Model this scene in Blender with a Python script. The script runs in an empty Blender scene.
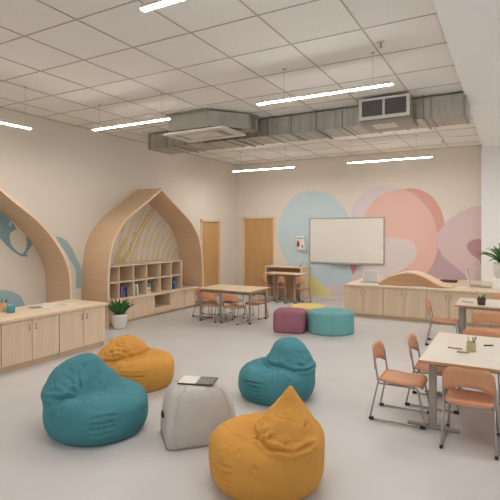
import bpy, bmesh, math, random
import numpy as np
from mathutils import Vector, Matrix
random.seed(7)
PI = math.pi
sc = bpy.context.scene
COL = sc.collection

# ------------------------------------------------------------------ survey of the photograph
FPX, CX, HY, CAMZ = 469.0, 250.0, 233.0, 1.7
TH = math.atan(262/469)
FW = (-math.sin(TH), math.cos(TH)); RT = (math.cos(TH), math.sin(TH))
def ray(u, v):
    r = (u-CX)/FPX
    return (FW[0]+r*RT[0], FW[1]+r*RT[1], (HY-v)/FPX)
def on_back(u, v, Y):            # point of the back wall plane -> (x, z)
    d = ray(u, v); t = Y/d[1]; return (d[0]*t, CAMZ+d[2]*t)
def on_left(u, v, X):            # point of the left wall plane -> (y, z)
    d = ray(u, v); t = X/d[0]; return (d[1]*t, CAMZ+d[2]*t)

XL, YB, H, XS = -6.92, 11.56, 3.65, -0.56
XR, YF = 4.2, -3.2

# ------------------------------------------------------------------ materials
def lin(c):
    c = c/255.0
    return c/12.92 if c <= .04045 else ((c+.055)/1.055)**2.4
def rgb(r, g, b): return (lin(r), lin(g), lin(b), 1)
def base(name):
    m = bpy.data.materials.new(name); m.use_nodes = True
    n = m.node_tree.nodes; l = m.node_tree.links
    return m, n, l, n['Principled BSDF']
def mat(name, c, rough=.6, metal=0, var=.06, scale=6, bump=0, bscale=60, stretch=(1,1,1), detail=4, coat=0):
    m, n, l, p = base(name)
    tc = n.new('ShaderNodeTexCoord'); mp = n.new('ShaderNodeMapping'); mp.inputs['Scale'].default_value = stretch
    l.new(tc.outputs['Object'], mp.inputs['Vector'])
    nz = n.new('ShaderNodeTexNoise'); nz.inputs['Scale'].default_value = scale; nz.inputs['Detail'].default_value = detail
    l.new(mp.outputs[0], nz.inputs['Vector'])
    cr = n.new('ShaderNodeValToRGB')
    cr.color_ramp.elements[0].position = .3; cr.color_ramp.elements[1].position = .7
    cr.color_ramp.elements[0].color = tuple(x*(1-var) for x in c[:3])+(1,)
    cr.color_ramp.elements[1].color = tuple(min(1, x*(1+var)) for x in c[:3])+(1,)
    l.new(nz.outputs['Fac'], cr.inputs[0]); l.new(cr.outputs[0], p.inputs['Base Color'])
    p.inputs['Roughness'].default_value = rough; p.inputs['Metallic'].default_value = metal
    if coat: p.inputs['Coat Weight'].default_value = coat
    if bump:
        n2 = n.new('ShaderNodeTexNoise'); n2.inputs['Scale'].default_value = bscale; n2.inputs['Detail'].default_value = 3
        l.new(mp.outputs[0], n2.inputs['Vector'])
        b = n.new('ShaderNodeBump'); b.inputs['Strength'].default_value = bump; b.inputs['Distance'].default_value = .01
        l.new(n2.outputs['Fac'], b.inputs['Height']); l.new(b.outputs[0], p.inputs['Normal'])
    return m
def wood(name, c, axis='z', rough=.5, var=.07):
    s = {'x': (.35, 9, 9), 'y': (9, .35, 9), 'z': (9, 9, .35)}[axis]
    return mat(name, c, rough, 0, var, 3.0, .05, 12, s, 6)
M = {}
M['wall'] = mat('wall_paint', rgb(224, 214, 200), .85, var=.012, scale=1.5, bump=.03, bscale=90)
M['white_wall'] = mat("white_paint", rgb(242, 241, 238), .85, var=.01, scale=1.5, bump=.03, bscale=90)
M['ceiling'] = mat('ceiling_tile', rgb(236, 232, 225), .9, var=.03, scale=45, bump=.08, bscale=160)
M['grid'] = mat('ceiling_grid_bar', rgb(184, 173, 160), .5, var=.02)
M['floor'] = mat('vinyl_floor', rgb(203, 199, 196), .42, var=.035, scale=1.8, bump=.01, bscale=30, detail=8)
M['birch'] = wood('birch_board', rgb(226, 201, 172), 'z')
M['birch_y'] = wood('birch_board_lengthwise', rgb(228, 205, 176), 'y')
M['birch_x'] = wood('birch_board_crosswise', rgb(226, 206, 178), 'x')
M['arch'] = wood('arch_veneer', rgb(216, 184, 150), 'x', var=.05)
M['arch_edge'] = wood('arch_edge_band', rgb(232, 205, 172), 'z', var=.03)
M['door'] = wood('oak_door', rgb(200, 158, 104), 'z', var=.06)
M['desk'] = wood('desk_board', rgb(205, 160, 124), 'x')
M['plinth'] = mat('plinth_board', rgb(206, 180, 150), .6)
M['tabletop'] = mat('table_laminate', rgb(224, 215, 202), .35, var=.03, scale=5, stretch=(.5, 5, 1))
M['edge'] = mat('plywood_edge', rgb(196, 150, 108), .5)
M['chair'] = mat('chair_plywood', rgb(212, 152, 114), .45, var=.05, scale=4, stretch=(1, 4, 1))
M['chair_pale'] = mat('chair_pale_plywood', rgb(222, 160, 122), .45, var=.05, scale=4, stretch=(1, 4, 1))
M['tube'] = mat('grey_steel_tube', rgb(165, 160, 153), .32, .55, var=.03)
M['leg'] = mat('grey_powder_coat', rgb(158, 152, 144), .45, .2, var=.03)
M['black'] = mat('black_rubber', rgb(32, 30, 30), .6)
M['galv'] = mat('galvanised_sheet', rgb(176, 172, 162), .42, .55, var=.14, scale=9, stretch=(1, 1, .3))
M['galv_edge'] = mat('galvanised_flange', rgb(150, 147, 138), .4, .6)
M['grey_unit'] = mat('grey_unit_sheet', rgb(160, 155, 144), .5, .3, var=.05)
M['vent_white'] = mat('white_enamel', rgb(212, 205, 194), .5)
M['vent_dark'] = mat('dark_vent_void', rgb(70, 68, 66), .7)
M['louvre'] = mat('grey_louvre', rgb(120, 117, 112), .5)
def fabric(name, c, var=.05): return mat(name, c, .85, 0, var, 9, .22, 260)
M['teal'] = fabric('teal_canvas', rgb(70, 134, 143))
M['mustard'] = fabric('mustard_canvas', rgb(209, 150, 66))
M['off_white'] = fabric('off_white_canvas', rgb(196, 190, 183), .03)
M['plum'] = fabric('plum_felt', rgb(156, 100, 114))
M['sea'] = fabric('sea_green_felt', rgb(112, 170, 172))
M['butter'] = fabric('butter_felt', rgb(232, 202, 128))
M['piping'] = mat('grey_piping', rgb(160, 154, 146), .8)
M['board'] = mat('whiteboard_face', rgb(228, 223, 214), .25, var=.01)
M['alu'] = mat('brushed_aluminium', rgb(178, 174, 168), .35, .5)
M['plastic'] = mat('white_plastic', rgb(234, 230, 222), .4)
M['dark_plastic'] = mat('dark_plastic', rgb(60, 60, 62), .4)
M['screen'] = mat('pale_screen', rgb(205, 205, 200), .2)
M['red'] = mat('red_plastic', rgb(190, 40, 48), .4)
M['leaf'] = mat('green_leaf', rgb(66, 116, 48), .45, var=.35, scale=14)
M['leaf_dark'] = mat('deep_green_leaf', rgb(64, 116, 54), .45, var=.35, scale=14)
M['ceramic'] = mat('white_ceramic', rgb(224, 220, 212), .3, var=.01)
M['soil'] = mat('soil', rgb(70, 52, 40), .95, var=.3, scale=40)
M['paper'] = mat('paper', rgb(232, 226, 216), .7)
M['metal_handle'] = mat('handle_metal', rgb(176, 150, 122), .35, .3)
M['yellow'] = mat('yellow_paint', rgb(220, 190, 60), .5)
M['green'] = mat('green_paint', rgb(80, 130, 70), .5)
M['blue'] = mat('blue_print', rgb(92, 130, 172), .5)
M['navy'] = mat('navy_print', rgb(44, 60, 96), .5)
M['purple'] = mat('purple_print', rgb(140, 96, 138), .5)
M['brown'] = mat('dark_brown', rgb(84, 56, 52), .6)
M['cream'] = mat('cream_print', rgb(222, 216, 184), .6)
M['cup_teal'] = mat('teal_glaze', rgb(72, 140, 150), .35)
M['cup_tan'] = mat('tan_card', rgb(206, 164, 122), .6)
M['cup_olive'] = mat('pale_olive_card', rgb(176, 168, 128), .6)
M['mag_grey'] = mat('grey_print', rgb(120, 116, 112), .5, var=.5, scale=30)
M['mint'] = mat('mint_print', rgb(190, 208, 180), .6, var=.1, scale=30)
def paint(name, r, g, b): return mat(name, rgb(r, g, b), .85, var=.015, scale=2)
M['p_blue'] = paint('mural_blue', 192, 209, 214)
M['p_yellow'] = paint('mural_yellow', 226, 214, 150)
M['p_lilac'] = paint('mural_lilac', 218, 204, 206)
M['p_coral'] = paint('mural_coral', 224, 184, 172)
M['p_coral2'] = paint('mural_deep_coral', 217, 162, 150)
M['p_pale'] = paint('mural_pale_lavender', 216, 205, 204)
M['p_mauve'] = paint('mural_mauve', 216, 193, 192)
M['p_plum'] = paint('mural_dusty_plum', 186, 146, 150)
M['p_purple'] = paint('mural_purple', 192, 164, 172)
M['p_pink'] = paint('mural_pink', 214, 140, 146)
M['p_gold'] = paint('mural_gold', 214, 192, 142)
M['p_gold2'] = paint('mural_pale_gold', 224, 206, 142)
M['p_sea'] = paint('mural_sea_blue', 134, 164, 170)
M['p_sea2'] = paint('mural_light_sea', 160, 184, 188)
M['p_wbg'] = paint('mural_soft_lilac', 226, 213, 210)
m, n, l, p = base('lamp_diffuser')
p.inputs['Base Color'].default_value = (1, .97, .92, 1)
p.inputs['Emission Color'].default_value = (1, .975, .945, 1); p.inputs['Emission Strength'].default_value = 150
M['lamp'] = m
M['lamp_far'] = m.copy(); M['lamp_far'].node_tree.nodes['Principled BSDF'].inputs['Emission Strength'].default_value = 172
M['lamp_near'] = m.copy(); M['lamp_near'].node_tree.nodes['Principled BSDF'].inputs['Emission Strength'].default_value = 95

# ------------------------------------------------------------------ mesh helpers
class MB:
    def __init__(s): s.bm = bmesh.new(); s.mats = []
    def mi(s, m):
        if m is None: return 0
        if m not in s.mats: s.mats.append(m)
        return s.mats.index(m)
    def _add(s, faces, m):
        i = s.mi(m)
        for f in faces: f.material_index = i
    def box(s, x0, x1, y0, y1, z0, z1, bev=0, m=None, seg=2, rot=None):
        g = bmesh.ops.create_cube(s.bm, size=1)
        vs = g['verts']
        for v in vs:
            v.co = Vector(((x0+x1)/2+v.co.x*(x1-x0), (y0+y1)/2+v.co.y*(y1-y0), (z0+z1)/2+v.co.z*(z1-z0)))
        fs = set(f for v in vs for f in v.link_faces)
        s._add(fs, m)
        if bev:
            es = list(set(e for v in vs for e in v.link_edges))
            r = bmesh.ops.bevel(s.bm, geom=es, offset=bev, segments=seg, profile=.5, affect='EDGES')
            s._add(r['faces'], m); vs = list(set(v for f in r['faces'] for v in f.verts) | set(v for v in vs if v.is_valid))
        if rot is not None:
            for v in vs:
                if v.is_valid: v.co = rot @ v.co
        return s
    def loft(s, rings, m=None, cap=True, smooth=True, close=False):
        R = [[s.bm.verts.new(p) for p in r] for r in rings]
        n = len(R[0]); fs = []
        for a, b in list(zip(R, R[1:]))+([(R[-1], R[0])] if close else []):
            for i in range(n):
                fs.append(s.bm.faces.new((a[i], a[(i+1) % n], b[(i+1) % n], b[i])))
        for f in fs: f.smooth = smooth
        if cap and not close:
            fs.append(s.bm.faces.new(R[0][::-1])); fs.append(s.bm.faces.new(R[-1]))
        s._add(fs, m); return s
    def tube(s, pts, r, n=10, m=None, fil=0, fn=5, closed=False):
        P = [Vector(p) for p in pts]
        if fil:
            Q = [P[0]]
            for a, b, c in zip(P, P[1:], P[2:]):
                d1 = (a-b); d2 = (c-b); k = min(fil, d1.length*.48, d2.length*.48)
                p1 = b+d1.normalized()*k; p2 = b+d2.normalized()*k
                for j in range(fn+1):
                    t = j/fn; Q.append(p1*(1-t)**2+b*2*t*(1-t)+p2*t*t)
            Q.append(P[-1]); P = Q
        rings = []
        T0 = (P[1]-P[0]).normalized()
        up = Vector((0, 0, 1)) if abs(T0.z) < .9 else Vector((1, 0, 0))
        nrm = (up-T0*up.dot(T0)).normalized()
        for i, q in enumerate(P):
            if closed: T = (P[(i+1) % len(P)]-P[i-1]).normalized()
            else: T = (P[min(i+1, len(P)-1)]-P[max(i-1, 0)]).normalized()
            nrm = (nrm-T*nrm.dot(T)).normalized(); bn = T.cross(nrm)
            rr = r[i] if isinstance(r, (list, tuple)) else r
            rings.append([q+(nrm*math.cos(a)+bn*math.sin(a))*rr for a in [2*PI*k/n for k in range(n)]])
        return s.loft(rings, m, close=closed)
    def lathe(s, prof, c=(0, 0, 0), n=32, m=None, cap=True):
        return s.loft([[(c[0]+r*math.cos(2*PI*k/n), c[1]+r*math.sin(2*PI*k/n), c[2]+z) for k in range(n)] for r, z in prof], m, cap)
    def prism(s, poly, f0, f1, m=None, smooth=False):
        # poly: 2-D points; f0/f1 map a 2-D point to the two 3-D faces
        A = [s.bm.verts.new(f0(p)) for p in poly]; B = [s.bm.verts.new(f1(p)) for p in poly]
        n = len(poly); fs = [s.bm.faces.new(A[::-1]), s.bm.faces.new(B)]
        for i in range(n):
            f = s.bm.faces.new((A[i], A[(i+1) % n], B[(i+1) % n], B[i])); f.smooth = smooth; fs.append(f)
        s._add(fs, m); return s
    def flat(s, pts, m=None):
        f = s.bm.faces.new([s.bm.verts.new(p) for p in pts]); s._add([f], m); return s
    def build(s, name, m=None, parent=None, loc=None, label=None):
        bmesh.ops.recalc_face_normals(s.bm, faces=s.bm.faces)
        me = bpy.data.meshes.new(name); s.bm.to_mesh(me); s.bm.free()
        if s.mats:
            for q in s.mats: me.materials.append(M[q])
        else: me.materials.append(M[m])
        o = bpy.data.objects.new(name, me); COL.objects.link(o)
        if parent: o.parent = parent
        if loc: o.location = loc
        if label: o['label'] = label
        return o
def thing(name, label, cat, loc=(0, 0, 0), rz=0, group=None):
    o = bpy.data.objects.new(name, None); COL.objects.link(o); o.empty_display_size = .1
    o.location = loc; o.rotation_euler = (0, 0, rz)
    o['label'] = label; o['category'] = cat
    if group: o['group'] = group
    return o
def tag(o, label, cat, group=None):
    o['label'] = label; o['category'] = cat
    if group: o['group'] = group
    return o
def struct(o): o['kind'] = 'structure'; return o
def copy_tree(o, parent=None):
    c = o.copy(); COL.objects.link(c); c.parent = parent
    for ch in list(o.children): copy_tree(ch, c)
    return c
def smoothpoly(pts, k=6, closed=True):
    n = len(pts); out = []
    rng = range(n) if closed else range(n-1)
    for i in rng:
        g = (lambda j: pts[j % n]) if closed else (lambda j: pts[max(0, min(n-1, j))])
        p0, p1, p2, p3 = g(i-1), g(i), g(i+1), g(i+2)
        for j in range(k):
            t = j/k
            out.append(tuple(.5*((2*b)+(-a+c)*t+(2*a-5*b+4*c-d)*t*t+(-a+3*b-3*c+d)*t**3) for a, b, c, d in zip(p0, p1, p2, p3)))
    if not closed: out.append(tuple(pts[-1]))
    return out
def rrect(hx, hy, r, z, c=(0, 0), n=6):
    out = []
    for sx, sy, a0 in ((1, 1, 0), (-1, 1, PI/2), (-1, -1, PI), (1, -1, 1.5*PI)):
        for k in range(n+1):
            a = a0+PI/2*k/n
            out.append((c[0]+sx*(hx-r)+r*math.cos(a), c[1]+sy*(hy-r)+r*math.sin(a), z))
    return out

# ------------------------------------------------------------------ room shell
struct(MB().box(XL-.2, XR, YF, YB+.2, -.1, 0).build('floor', 'floor'))
struct(MB().box(XL-.2, XS+.02, YF, YB+.2, H, H+.1).build('ceiling', 'ceiling'))
b = MB()
x = XS-.69
while x > XL: b.box(x-.0075, x+.0075, YF, YB, H-.006, H+.002); x -= .74
y = 3.70-.735*9
while y < YB: b.box(XL, XS, y-.0075, y+.0075, H-.005, H+.002); y += .735
b.box(XL, XL+.025, YF, YB, H-.007, H+.002); b.box(XL, XS, YB-.025, YB, H-.007, H+.002)
struct(b.build('trim_1', 'grid'))
struct(MB().box(XS, XR, YF, YB+.2, H-.07, H+.1).build('trim_2', 'white_wall'))        # plaster soffit
# left wall with a door opening, back wall with a door opening
DL = (9.83, 10.69, 2.02); DB = (-6.67, -5.70, 2.13)
struct(MB().box(XL-.2, XL, YF, DL[0], 0, H).box(XL-.2, XL, DL[1], YB+.2, 0, H).box(XL-.2, XL, DL[0], DL[1], DL[2], H).build('wall_left', 'wall'))
struct(MB().box(XL, DB[0], YB, YB+.2, 0, H).box(DB[1], XR, YB, YB+.2, 0, H).box(DB[0], DB[1], YB, YB+.2, DB[2], H).build('wall_back', 'wall'))
struct(MB().box(-.585, XR, YB-.16, YB, 0, H-.07).build('wall_right', 'white_wall'))        # projecting white pier
struct(MB().box(DB[1]+.02, -.585, YB-.012, YB, 0, .07).build('baseboard_back', 'wall'))
struct(MB().box(XL, XL+.012, 5.3, DL[0]-.05, 0, .07).box(XL, XL+.012, DL[1]+.05, YB-.012, 0, .07).build('baseboard_left', 'wall'))
# doors
def door(n, f, w, h, hside):
    # f maps (across, height, out-of-wall) to world
    def bx(bm, a0, a1, z0, z1, o0, o1, bev=0):
        p = f(a0, z0, o0); q = f(a1, z1, o1)
        return bm.box(min(p[0], q[0]), max(p[0], q[0]), min(p[1], q[1]), max(p[1], q[1]), z0, z1, bev)
    d = struct(bx(MB(), .03, w-.03, .005, h-.03, -.06, -.02).build('door_%d' % n, 'door'))
    fr = MB(); bx(fr, -.03, .03, 0, h, -.12, .02); bx(fr, w-.03, w+.03, 0, h, -.12, .02); bx(fr, -.03, w+.03, h-.03, h+.03, -.12, .02)
    fr.build('door_frame', 'birch', d)
    hb = MB(); a = w-.09 if hside else .09
    bx(hb, a-.018, a+.018, .92, 1.06, -.022, -.012); s_ = -1 if hside else 1
    hb.tube([f(a, 1, -.015), f(a, 1, .035), f(a+s_*.11, 1, .035)], .009, fil=.02)
    hb.build('door_handle', 'alu', d)
    if n == 1: bx(MB(), w/2-.004, w/2+.004, .01, h-.04, -.021, -.0195).build('panel_joint', 'edge', d)
door(1, lambda a, z, o: (DB[0]+a, YB-o, z), DB[1]-DB[0], DB[2], True)
door(2, lambda a, z, o: (XL+o, DL[0]+a, z), DL[1]-DL[0], DL[2], True)

# ------------------------------------------------------------------ murals (flat paint on the walls)
b = MB()
def bp(pts, m, layer, k=6, smooth=True):
    q = smoothpoly(pts, k) if smooth else pts
    b.flat([(on_back(u, v, YB)[0], YB-.0015*layer-.001, on_back(u, v, YB)[1]) for u, v in q], m)
bp([(312, 191), (297, 195), (284, 209), (278, 233), (283, 255), (296, 273), (315, 285), (335, 288), (352, 283), (356, 262), (352, 235), (347, 213), (332, 196)], 'p_blue', 1)
bp([(327, 284), (362, 284), (362, 302), (334, 299)], 'p_lilac', 2, smooth=False)
bp([(309, 297), (310, 274), (322, 284), (335, 299)], 'p_yellow', 2, smooth=False)
bp([(352, 284), (350, 240), (352, 210), (360, 197), (373, 189), (388, 186.5), (405, 190), (420, 205), (430, 240), (425, 290), (352, 292)], 'p_lilac', 2)
bp([(398, 194), (403, 189.5), (415, 188.5), (430, 195), (440, 208), (444.5, 224), (440, 236), (436, 255), (425, 270), (400, 240)], 'p_coral2', 4)
bp([(366, 265), (364, 225), (367, 210), (380, 196), (400, 189.5), (412, 193), (424, 204), (434, 220), (438, 243), (434, 262), (426, 275), (420, 290), (380, 292), (372, 290)], 'p_coral', 5)
bp([(375, 240), (395, 238), (409, 240), (416, 247), (416, 257), (407, 267), (396, 274), (385, 290), (360, 292), (357, 270), (360, 250)], 'p_pale', 6)
bp([(350, 265), (358, 265), (355, 271), (353.5, 276), (352, 272)], 'p_pink', 7, smooth=False)
bp([(438, 248), (432, 264), (420, 280), (418, 292), (482, 292), (482, 276), (460, 262), (450, 250)], 'p_purple', 3, smooth=False)
bp([(482.6, 205), (472, 207), (460, 212), (447, 221), (438, 233), (437, 244), (442, 255), (452, 264), (462, 272), (470, 281), (474, 292), (482.6, 292)], 'p_mauve', 6, smooth=False)
bp([(482.6, 240), (473, 240), (467, 245), (470, 253), (478, 259), (484, 267), (488, 250)], 'p_plum', 7)
tag(b.build('wall_mural'), 'large painted mural of overlapping blue, coral, lilac and mauve rounded shapes on back wall', 'mural')

def lp(bm, pts, m, layer, k=6, smooth=True, X=XL):
    q = smoothpoly(pts, k) if smooth else pts
    bm.flat([(X+.001+.0015*layer, *on_left(u, v, XL)) for u, v in q], m)
def ribbon(bm, yz, w, m, layer):
    L, R_ = [], []
    for i, p in enumerate(yz):
        a = Vector(yz[max(i-1, 0)]); c = Vector(yz[min(i+1, len(yz)-1)]); t = (c-a).normalized(); nn = Vector((-t.y, t.x))
        ww = w[i] if isinstance(w, list) else w
        L.append(Vector(p)+nn*ww/2); R_.append(Vector(p)-nn*ww/2)
    X = XL+.001+.0015*layer
    for i in range(len(L)-1):
        bm.flat([(X, *L[i]), (X, *L[i+1]), (X, *R_[i+1]), (X, *R_[i])], m)

# ------------------------------------------------------------------ arches
def arch_profile(cy, half, outer):
    r = [(cy+d, z) for d, z in outer]; l_ = [(cy-d, z) for d, z in outer[1:]][::-1]
    return l_+r          # from left foot over apex to right foot
def inset(prof, t):
    out = []
    n = len(prof)
    for i, p in enumerate(prof):
        if i == 0 or i == n-1:
            out.append((p[0]+(t if i == 0 else -t), p[1])); continue
        a = Vector(prof[i-1]); c = Vector(prof[i+1]); q = Vector(p)
        n1 = (q-a).normalized(); n2 = (c-q).normalized()
        n1 = Vector((n1.y, -n1.x)); n2 = Vector((n2.y, -n2.x)); nn = (n1+n2).normalized()
        k = t/max(.4, nn.dot(n1)); out.append((p[0]+nn.x*k, p[1]+nn.y*k))
    return out
def make_arch(label, cy, half, outer, xf, z0=0):
    t = thing('wall_arch', label, 'arch', (XL, cy, 0), 0, 'wooden reading arches on the left wall')
    sm = smoothpoly(outer[1:], 5, closed=False)
    prof = arch_profile(cy, half, [outer[0]]+sm)
    inn = inset(prof, .04)
    def shell(xa, xb, ins0, bm, m):
        A, B = (prof, inn) if ins0 == 0 else (inset(prof, ins0), inset(prof, .04-ins0))
        rings = [[(xa, *p), (xb, *p), (xb, *q), (xa, *q)] for p, q in zip(A, B)]
        bm.loft([[Vector(c)-Vector((XL, cy, 0)) for c in r] for r in rings], m, smooth=False)
        return bm
    shell(XL+.002, xf-.012, 0, MB(), None).build('shell', 'arch', t)
    shell(xf-.012, xf, 0, MB(), None).build('edge_band', 'arch_edge', t)
    return t, inn
# arch 2 (bookcase arch) and arch 1 (behind the left counter)
O2 = [(0, 2.62), (.42, 2.345), (.75, 2.14), (1.03, 1.95), (1.235, 1.73), (1.375, 1.48), (1.445, 1.16), (1.475, .85), (1.48, .40), (1.48, 0)]
O1 = [(0, 2.82), (.64, 2.36), (.84, 2.21), (1.06, 2.06), (1.28, 1.90), (1.46, 1.73), (1.63, 1.53), (1.78, 1.29), (1.86, 1.06), (1.89, .80), (1.89, .35), (1.89, 0)]
a2, inn2 = make_arch('tall pointed birch arch framing the cubby bookcase on the left wall', 7.50, 1.48, O2, -6.25)
a1, inn1 = make_arch('pointed birch arch cropped by the left edge behind the long left counter', 3.43, 1.89, O1, -6.33)

def inside(prof, p):
    c = False; n = len(prof)
    for i in range(n):
        (y1, z1), (y2, z2) = prof[i], prof[(i+1) % n]
        if (z1 > p[1]) != (z2 > p[1]) and p[0] < (y2-y1)*(p[1]-z1)/(z2-z1)+y1: c = not c
    return c
b = MB()
clip2 = inset(arch_profile(7.5, 1.48, O2), .05)
b.flat([(XL+.001, *p) for p in [q for q in clip2 if q[1] > 1.05 and q[0] > 6.45]+[(8.85, .95), (6.45, .95)]][::-1], 'p_wbg')
cy, cz = 9.05, .95
for k in range(11):
    r = .42+.17*k
    run = []
    for j in range(61):
        a = PI*(.5+.5*j/60)
        p = (cy+r*math.cos(a)*1.0, cz+r*math.sin(a)*(1.05))
        ok = inside(clip2, p) and p[0] > 6.95 and p[0]+.25*p[1] > 7.05
        if ok: run.append(p)
        if (not ok or j == 60):
            if len(run) > 2:
                w = [.055*min(1, .25+min(i, len(run)-1-i)/4)*(1+.25*math.sin(i*.7+k)) for i in range(len(run))]
                ribbon(b, run, w, 'p_gold2' if k % 2 else 'p_gold2', 2)
            run = []
stroke = [on_left(u, v, XL) for u, v in smoothpoly([(126, 238), (120, 250), (117, 259), (121, 262), (127, 254), (132, 243), (139, 229), (147, 216), (153, 209)], 6, closed=False)]
ribbon(b, stroke, [.06+.12*math.exp(-((i-14)/9)**2) for i in range(len(stroke))], 'p_gold', 3)
ribbon(b, [on_left(u, v, XL) for u, v in smoothpoly([(132, 262), (134, 250), (139, 237), (147, 222), (154, 212)], 6, closed=False)], .045, 'p_gold', 3)
for u, v in ((134, 233), (131, 243), (130, 249)): 
    ribbon(b, [on_left(u, v, XL), on_left(u-1.2, v+2, XL)], .04, 'p_purple', 4)
tag(b.build('rainbow_mural'), 'painted gold and lilac striped rainbow mural inside the bookcase arch', 'mural')
b = MB()
lp(b, [(-14, 205), (0, 211), (9, 219), (16, 228), (13, 231), (10, 234), (10, 240), (12, 246), (18, 252), (24, 255), (22, 256.5), (14, 252), (6, 245), (0, 238.5), (-14, 228)], 'p_sea', 1)
lp(b, [(22, 254), (25.5, 250), (27, 243), (25.5, 236), (33, 242), (30, 248), (26, 254), (28, 256.5), (22, 256.5)], 'p_sea', 2, smooth=False)
ring = [on_left(10.5+.9*math.cos(a), 224+1.4*math.sin(a), XL) for a in [k*.5 for k in range(2, 12)]]
ribbon(b, ring, .03, 'p_wbg', 3)
tag(b.build('whale_mural'), 'painted grey-blue sea animal with forked tail on wall inside left arch', 'mural')
b = MB()
lp(b, [(-14, 292), (0, 290), (10, 291), (17, 294), (22, 299), (23, 312), (-14, 316)], 'p_sea2', 1)
tag(b.build('hill_mural'), 'painted grey-blue mound low on wall behind the pencil cups', 'mural')
b = MB()
lp(b, [(56, 237), (64, 239), (71, 247), (77, 259), (82, 271), (83, 287), (76, 286.5), (76, 272), (70, 260), (62, 247)], 'p_sea2', 1)
tag(b.build('leaf_mural'), 'painted pale blue curved leaf on wall between the two wooden arches', 'mural')

# ------------------------------------------------------------------ cabinets
def handle(parent, x, y, z, axis, h=.07):
    bm = MB()
    if axis == 'x': bm.tube([(x, y, z-h/2), (x+.022, y, z-h/2), (x+.022, y, z+h/2), (x, y, z+h/2)], .005, 8, fil=.01)
    else: bm.tube([(x, y, z-h/2), (x, y-.022, z-h/2), (x, y-.022, z+h/2), (x, y, z+h/2)], .005, 8, fil=.01)
    bm.build('handle', 'metal_handle', parent)
def cab_x(label, xf, xb, y0, y1, z1, nd, hsides, group, plinth=.075):
    """cabinet whose doors face +X"""
    t = thing('cabinet', label, 'cabinet', (xf, (y0+y1)/2, 0), 0, group)
    cyy = (y0+y1)/2; D = xf-xb; W = y1-y0
    MB().box(-D, -.02, -W/2+.001, W/2-.001, plinth, z1).build('body', 'birch', t)
    MB().box(-D, -.035, -W/2+.001, W/2-.001, 0, plinth).build('plinth', 'plinth', t)
    w = W/nd
    for i in range(nd):
        a = -W/2+i*w
        d = MB().box(-.02, 0, a+.004, a+w-.004, plinth+.005, z1-.006, .002).build('door', 'birch', t)
        yy = a+w-.045 if hsides[i] > 0 else a+.045
        handle(d, 0, yy, z1-.10, 'x')
    return t
def cab_y(label, yf, yb, x0, x1, z1, nd, hsides, group, plinth=.06):
    """cabinet whose doors face -Y"""
    t = thing('cabinet', label, 'cabinet', ((x0+x1)/2, yf, 0), 0, group)
    D = yb-yf; W = x1-x0
    MB().box(-W/2+.001, W/2-.001, .02, D, plinth, z1).build('body', 'birch', t)
    MB().box(-W/2+.001, W/2-.001, .035, D, 0, plinth).build('plinth', 'plinth', t)
    w = W/nd
    for i in range(nd):
        a = -W/2+i*w
        d = MB().box(a+.004, a+w-.004, 0, .02, plinth+.005, z1-.006, .002).build('door', 'birch', t)
        xx = a+w-.05 if hsides[i] > 0 else a+.05
        handle(d, xx, 0, z1-.10, 'y')
    return t
G1 = 'cabinets under the left worktop'
cab_x('birch two-door cabinet at the right end of the long left counter', -5.34, -6.10, 4.28, 5.10, .61, 2, (1, -1), G1)
cab_x('birch two-door cabinet second from the right end of the long left counter', -5.34, -6.10, 3.455, 4.275, .61, 2, (1, -1), G1)
cab_x('birch cabinet of the left counter mostly cropped by the left picture edge', -5.34, -6.10, 2.63, 3.45, .61, 2, (1, -1), G1)
tag(MB().box(-6.13, -5.31, 2.6, 5.13, .612, .65, .004).build('worktop', 'birch_y'), 'pale birch worktop running along the long left counter', 'worktop')
G2 = 'cabinets under the back worktop'
names = ['birch two-door cabinet at the left end of the back counter', 'birch two-door cabinet of the back counter below the curved wooden board',
         'birch two-door cabinet of the back counter behind the peach chairs', 'birch cabinet at right end of the back counter behind the table with small plant']
for nm, (xa, xb) in zip(names, ((-3.02, -2.225), (-2.225, -1.42), (-1.42, -.62), (-.62, .2))):
    cab_y(nm, 9.40, 11.1, xa, xb, .61, 2, (1, -1), G2)
tag(MB().box(-3.04, .25, 9.37, YB-.165, .612, .65, .004).box(-3.04, -.59, YB-.17, YB-.014, .612, .65).build('worktop', 'birch_x'), 'deep pale worktop of the back counter reaching the mural wall', 'worktop')

# shelf cabinet inside arch 2
t = thing('low_cabinet', 'low birch cabinet with an open niche standing inside the bookcase arch', 'cabinet', (-6.36, 7.5, 0))
bm = MB(); X0, X1 = -.54, -.02
bm.box(X0, X1, -1.385, -.08, .05, .43).box(X0, X1, .40, 1.385, .05, .43).box(X0, X1, -.08, .40, .05, .17).box(X0, -.48, -.08, .40, .17, .43)
bm.build('body', 'birch', t)
MB().box(X0, -.04, -1.385, 1.385, 0, .05).build('plinth', 'plinth', t)
MB().box(X0, .03, -1.39, 1.39, .43, .465, .004).build('top_board', 'birch_y', t)
for a, w, hs in ((-1.36, .63, 1), (-.73, .645, 1), (.405, .48, -1), (.89, .48, -1)):
    d = MB().box(-.02, 0, a+.004, a+w-.004, .055, .425, .002).build('door', 'birch', t)
    handle(d, 0, a+w-.04 if hs > 0 else a+.04, .37, 'x', .06)
MB().box(-.02, 0, -.08, .40, .055, .168, .002).build('drawer', 'birch', t)
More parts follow.
